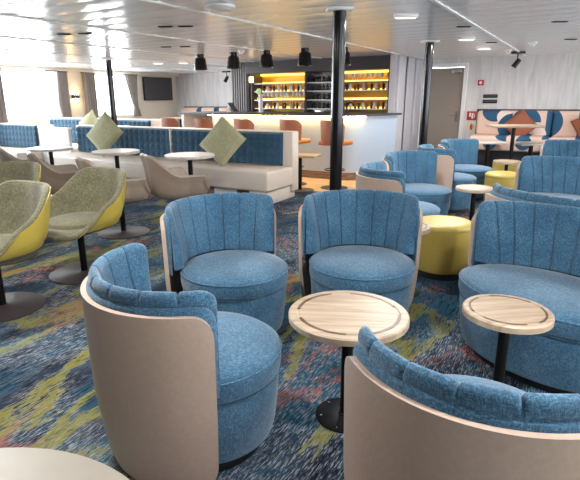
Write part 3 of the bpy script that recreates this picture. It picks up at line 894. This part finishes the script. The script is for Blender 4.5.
# ------------------------------------------------------------------ left wall things
def curtain(label, y0, y1, tie=None, mat='curtain_cloth', name='curtain', zlo=.95):
    t = thing(name, label, 'curtain', (XL+(.09 if mat != 'sheer_cloth' else .19), (y0+y1)/2, 0), 0, 'window curtains')
    w = (y1-y0)/2; n = 48; rows = []
    for j in range(25):
        z = zlo+(CZ-.09-zlo)*j/24
        row = []
        for i in range(n+1):
            u = -1+2*i/n
            y = u*w
            if tie:
                s = j/24
                y = u*w*(.35+.65*abs(s-.25)/.75 if s > .25 else .35+.3*(.25-s)/.25) + tie*(1-s)**1.3
            row.append((.03*math.sin(u*PI*5)+.01*math.sin(u*17), y, z))
        rows.append(row)
    m = MB(); m.grid(rows); m.grid([[(x+.006, y, z) for x, y, z in r] for r in rows])
    m.build('drape', mat, t)
    MB().tube([(0, -w-.03, CZ-.085), (0, w+.03, CZ-.085)], .012).build('curtain_rail', 'black_metal', t)
    return t
curtain('grey curtain at the left edge of the photo, left of the first window', 6.12, 6.5)
curtain('grey curtain right of the first window, left of the wall lamp', 7.72, 8.12)
curtain('grey curtain left of the second window, right of the wall lamp', 8.55, 8.92)
curtain('grey tied curtain right of the second window, beside the television', 9.9, 10.35, .12)
curtain('sheer white curtain gathered at the right of the first window', 7.5, 7.78, .06, 'sheer_cloth', zlo=1.03)
t = thing('television', 'black wall television in the far left corner', 'television', (XL+.0556, 11.17, 1.69))
MB().box(-.03, .03, -.57, .57, -.32, .31, .01).build('casing', 'black_metal', t)
MB().box(.03, .034, -.55, .55, -.30, .29).build('display', 'screen', t)
MB().box(-.055, -.03, -.2, .2, -.15, .15).build('wall_bracket', 'dark_grey', t)
t = thing('wall_lamp', 'square up and down wall lamp between the two windows', 'lamp', (XL, 8.33, 1.48))
MB().box(0, .09, -.085, .085, -.05, .05, .008).build('body', 'dark_grey', t)
MB().box(.015, .075, -.07, .07, .048, .054).build('upper_light', 'led_warm', t); MB().box(.015, .075, -.07, .07, -.054, -.048).build('lower_light', 'led_warm', t)

# ------------------------------------------------------------------ right end: banquette and safety things
def banquette(label, x0, x1, yb, mat, joints, zt, zs, d=.55):
    t = thing('banquette', label, 'sofa', (0, 0, 0))
    js = [x0]+joints+[x1]
    for a, b in zip(js[:-1], js[1:]):
        MB().box(a+.006, b-.006, yb-.22, yb, zs-.03, zt, .06, 4).build('back_pad', mat, t)
        MB().box(a+.006, b-.006, yb-.22-d, yb-.12, zs-.26, zs, .04, 3).build('seat', mat, t)
    MB().box(x0, x1, yb-.1-d, yb-.02, 0, zs-.25).build('plinth', 'charcoal', t)
    MB().box(x0-.03, x1, yb-.02, yb+.02, .1, zt+.025, .008).build('back_board', 'dark_grey', t)
    return t
banquette('pink and blue printed banquette along the right end wall', -1.82, 1.6, 10.64, 'printed_cloth', [-.52, .6], 1.15, .72)
banquette('far printed banquette on the end wall left of the bar', -10.4, -7.2, 11.9, 'printed_cloth_far', [-9.1, -8.2], 1.16, .62)
c4 = make_cushion('rust cushion standing on its corner on the printed banquette, behind the high table', 'rust_fabric', .42, .07)
place(c4, (-1.02, 10.27, .90), (.05, -1, .25), 44)
c5 = make_cushion('rust cushion on the printed banquette at the right edge of the photo', 'rust_fabric', .44, .08)
place(c5, (.06, 10.27, .90), (-.1, -1, .25), 30)
t = thing('high_table', 'high oak table on a black stem before the printed banquette', 'table', (-.98, 9.0, 0), 28)
MB().box(-.37, .37, -.25, .25, .935, .97, .01).build('table_top', 'oak', t)
MB().rev([(.03, .01), (.03, .96)], 16).build('stem', 'black_metal', t); MB().rev([(.2, 0), (.21, .004), (.21, .01), (.03, .018)], 32).build('base_plate', 'satin_black', t)
t = thing('low_table', 'pale low table with a dark leg before the left of the printed banquette', 'table', (-1.42, 9.52, 0), 28)
MB().box(-.24, .24, -.2, .2, .62, .66, .008).build('table_top', 'pale_table', t)
MB().rev([(.035, .01), (.035, .63)], 16).build('stem', 'black_metal', t); MB().rev([(.15, 0), (.15, .01)], 24).build('base_plate', 'black_metal', t)
t2 = dup(t, 'pale low table right of the high table stem, before the printed banquette', (-.74, 9.52, 0), 28)
t = thing('fire_alarm', 'red fire call point on the wavy wallpaper above the fire signs', 'fire alarm', (-1.84, YE, 1.665))
MB().box(-.055, .055, -.04, 0, -.05, .05, .006).build('housing', 'red_paint', t)
MB().rev([(.028, 0), (.028, .012)], 16, (0, -.045, 0), Matrix.Rotation(PI/2, 4, 'X')).build('button', 'white_plastic', t)
for z, lab in ((1.415, 'upper black slotted wall panel right of the door'), (1.315, 'lower black slotted wall panel right of the door')):
    t = thing('wall_panel', lab, 'wall panel', (-1.645, YE, z), 0, 'black wall panels')
    MB().box(-.13, .13, -.025, 0, -.033, .033, .004).build('plate', 'black_metal', t)
    for i in (-1, 0, 1): MB().box(-.1+.08*(i+1)-.03, -.1+.08*(i+1)+.05, -.03, -.02, -.012, .012).build('switch', 'dark_grey', t)
t = thing('fire_hose_sign', 'red fire equipment sign right of the door, upper of two', 'sign', (-1.955, YE, 1.045))
MB().box(-.09, .09, -.012, 0, -.085, .085, .002).build('plate', 'red_paint', t)
m = MB(); m.box(.0, .035, -.015, -.011, -.055, .05); m.box(-.045, -.012, -.015, -.011, -.02, .055); m.box(.05, .062, -.015, -.011, -.04, .03); m.build('symbol', 'white_plastic', t)
t = thing('extinguisher_sign', 'cream and red fire extinguisher sign right of the door, lower of two', 'sign', (-1.945, YE, .835))
MB().box(-.09, .09, -.012, 0, -.095, .095, .002).build('plate', 'sign_cream', t)
m = MB(); m.box(-.022, .022, -.015, -.011, -.06, .03); m.box(-.01, .01, -.015, -.011, .03, .06); m.box(.03, .042, -.015, -.011, -.03, .05); m.build('symbol', 'red_paint', t)
t = thing('fire_extinguisher', 'red fire extinguisher on the floor under the fire signs', 'fire extinguisher', (-1.98, YE-.12, 0))
MB().rev([(.075, 0), (.08, .02), (.08, .46), (.05, .54), (.025, .56)], 20).build('cylinder', 'red_paint', t)
MB().box(-.06, .02, -.015, .015, .56, .60, .004).build('valve_handle', 'black_metal', t)
MB().tube([(.02, 0, .57), (.09, 0, .53), (.1, 0, .35), (.09, 0, .2)], .01).build('hose', 'black_metal', t)
t = thing('high_table', 'oak table top behind the leftmost bar stool', 'table', (-8.2, 9.2, 0), 0)
MB().rev([(.34, .96), (.35, .965), (.35, .985), (.345, .99), (.01, .99)], 40).build('table_top', 'oak', t, 30)
MB().rev([(.03, .01), (.03, .96)], 16).build('stem', 'black_metal', t); MB().rev([(.22, 0), (.22, .01)], 24).build('base_plate', 'black_metal', t)

# ------------------------------------------------------------------ light
def area(name, loc, rot, sx, sy, power, color=(1, 1, 1)):
    l = bpy.data.lights.new(name, 'AREA'); l.shape = 'RECTANGLE'; l.size = sx; l.size_y = sy; l.energy = power; l.color = color
    o = bpy.data.objects.new(name, l); COL.objects.link(o); o.location = loc; o.rotation_euler = rot; return o
for n, (a, b) in enumerate(allwin):    # daylight outside each window of the left wall
    area('window_daylight', (XL-.5, (a+b)/2, (WZ0+WZ1)/2), (0, math.radians(-90), 0), 1.3, (b-a)+.5, 95*((b-a)+.5)/1.9, (.93, .97, 1))
# lamps: warm light in the cylinder lamps, neutral in the flat ceiling and added fill lamps
for x, y, lab in PD:
    l = bpy.data.lights.new('cylinder_lamp_light', 'SPOT'); l.energy = 14; l.spot_size = math.radians(110); l.spot_blend = .8; l.color = (1, .8, .55); l.shadow_soft_size = .07
    o = bpy.data.objects.new('cylinder_lamp_light', l); COL.objects.link(o); o.location = (x, y, CZ-.26)

lamp_spots = [(-1.5, 4.72), (-1.42, 6.95), (-1.46, 8.45), (-7.55, 7.9), (-7.05, 8.1)]
fill_lamps = [('added flat fill lamp over the front left tub chair, above the frame', -1.9, 1.3), ('added flat fill lamp over the front right tub chair, above the frame', .3, 1.5),  # unseen lamps added to brighten the dark foreground and right side
        ('added flat fill lamp over the yellow bucket chairs, above the frame', -3.6, 1.9), ('added flat fill lamp over the wide tub seat, beyond the right edge', .9, 4.2)]
for lab, x, y in fill_lamps: dup(fl, lab, (x, y, CZ-.002), 31)
for x, y in lamp_spots+[(m_[1], m_[2]) for m_ in fill_lamps]:
    l = bpy.data.lights.new('ceiling_and_fill_light', 'AREA'); l.shape = 'RECTANGLE'; l.size = .22; l.size_y = .09; l.energy = 24; l.color = (1, .97, .93)
    o = bpy.data.objects.new('ceiling_and_fill_light', l); COL.objects.link(o); o.location = (x, y, CZ-.05); o.rotation_euler = (0, 0, math.radians(31))
w = bpy.data.worlds.new('world'); S.world = w; w.use_nodes = True
bg = w.node_tree.nodes['Background']; bg.inputs[0].default_value = (.93, .97, 1, 1); bg.inputs[1].default_value = 6.0

S.view_settings.view_transform = 'Standard'; S.view_settings.look = 'None'; S.view_settings.exposure = .82; S.view_settings.gamma = 1
S.view_settings.use_curve_mapping = False
S.cycles.use_denoising = True
S.cycles.max_bounces = 8; S.cycles.diffuse_bounces = 4; S.cycles.glossy_bounces = 4; S.cycles.transparent_max_bounces = 8
S.cycles.sample_clamp_indirect = 6
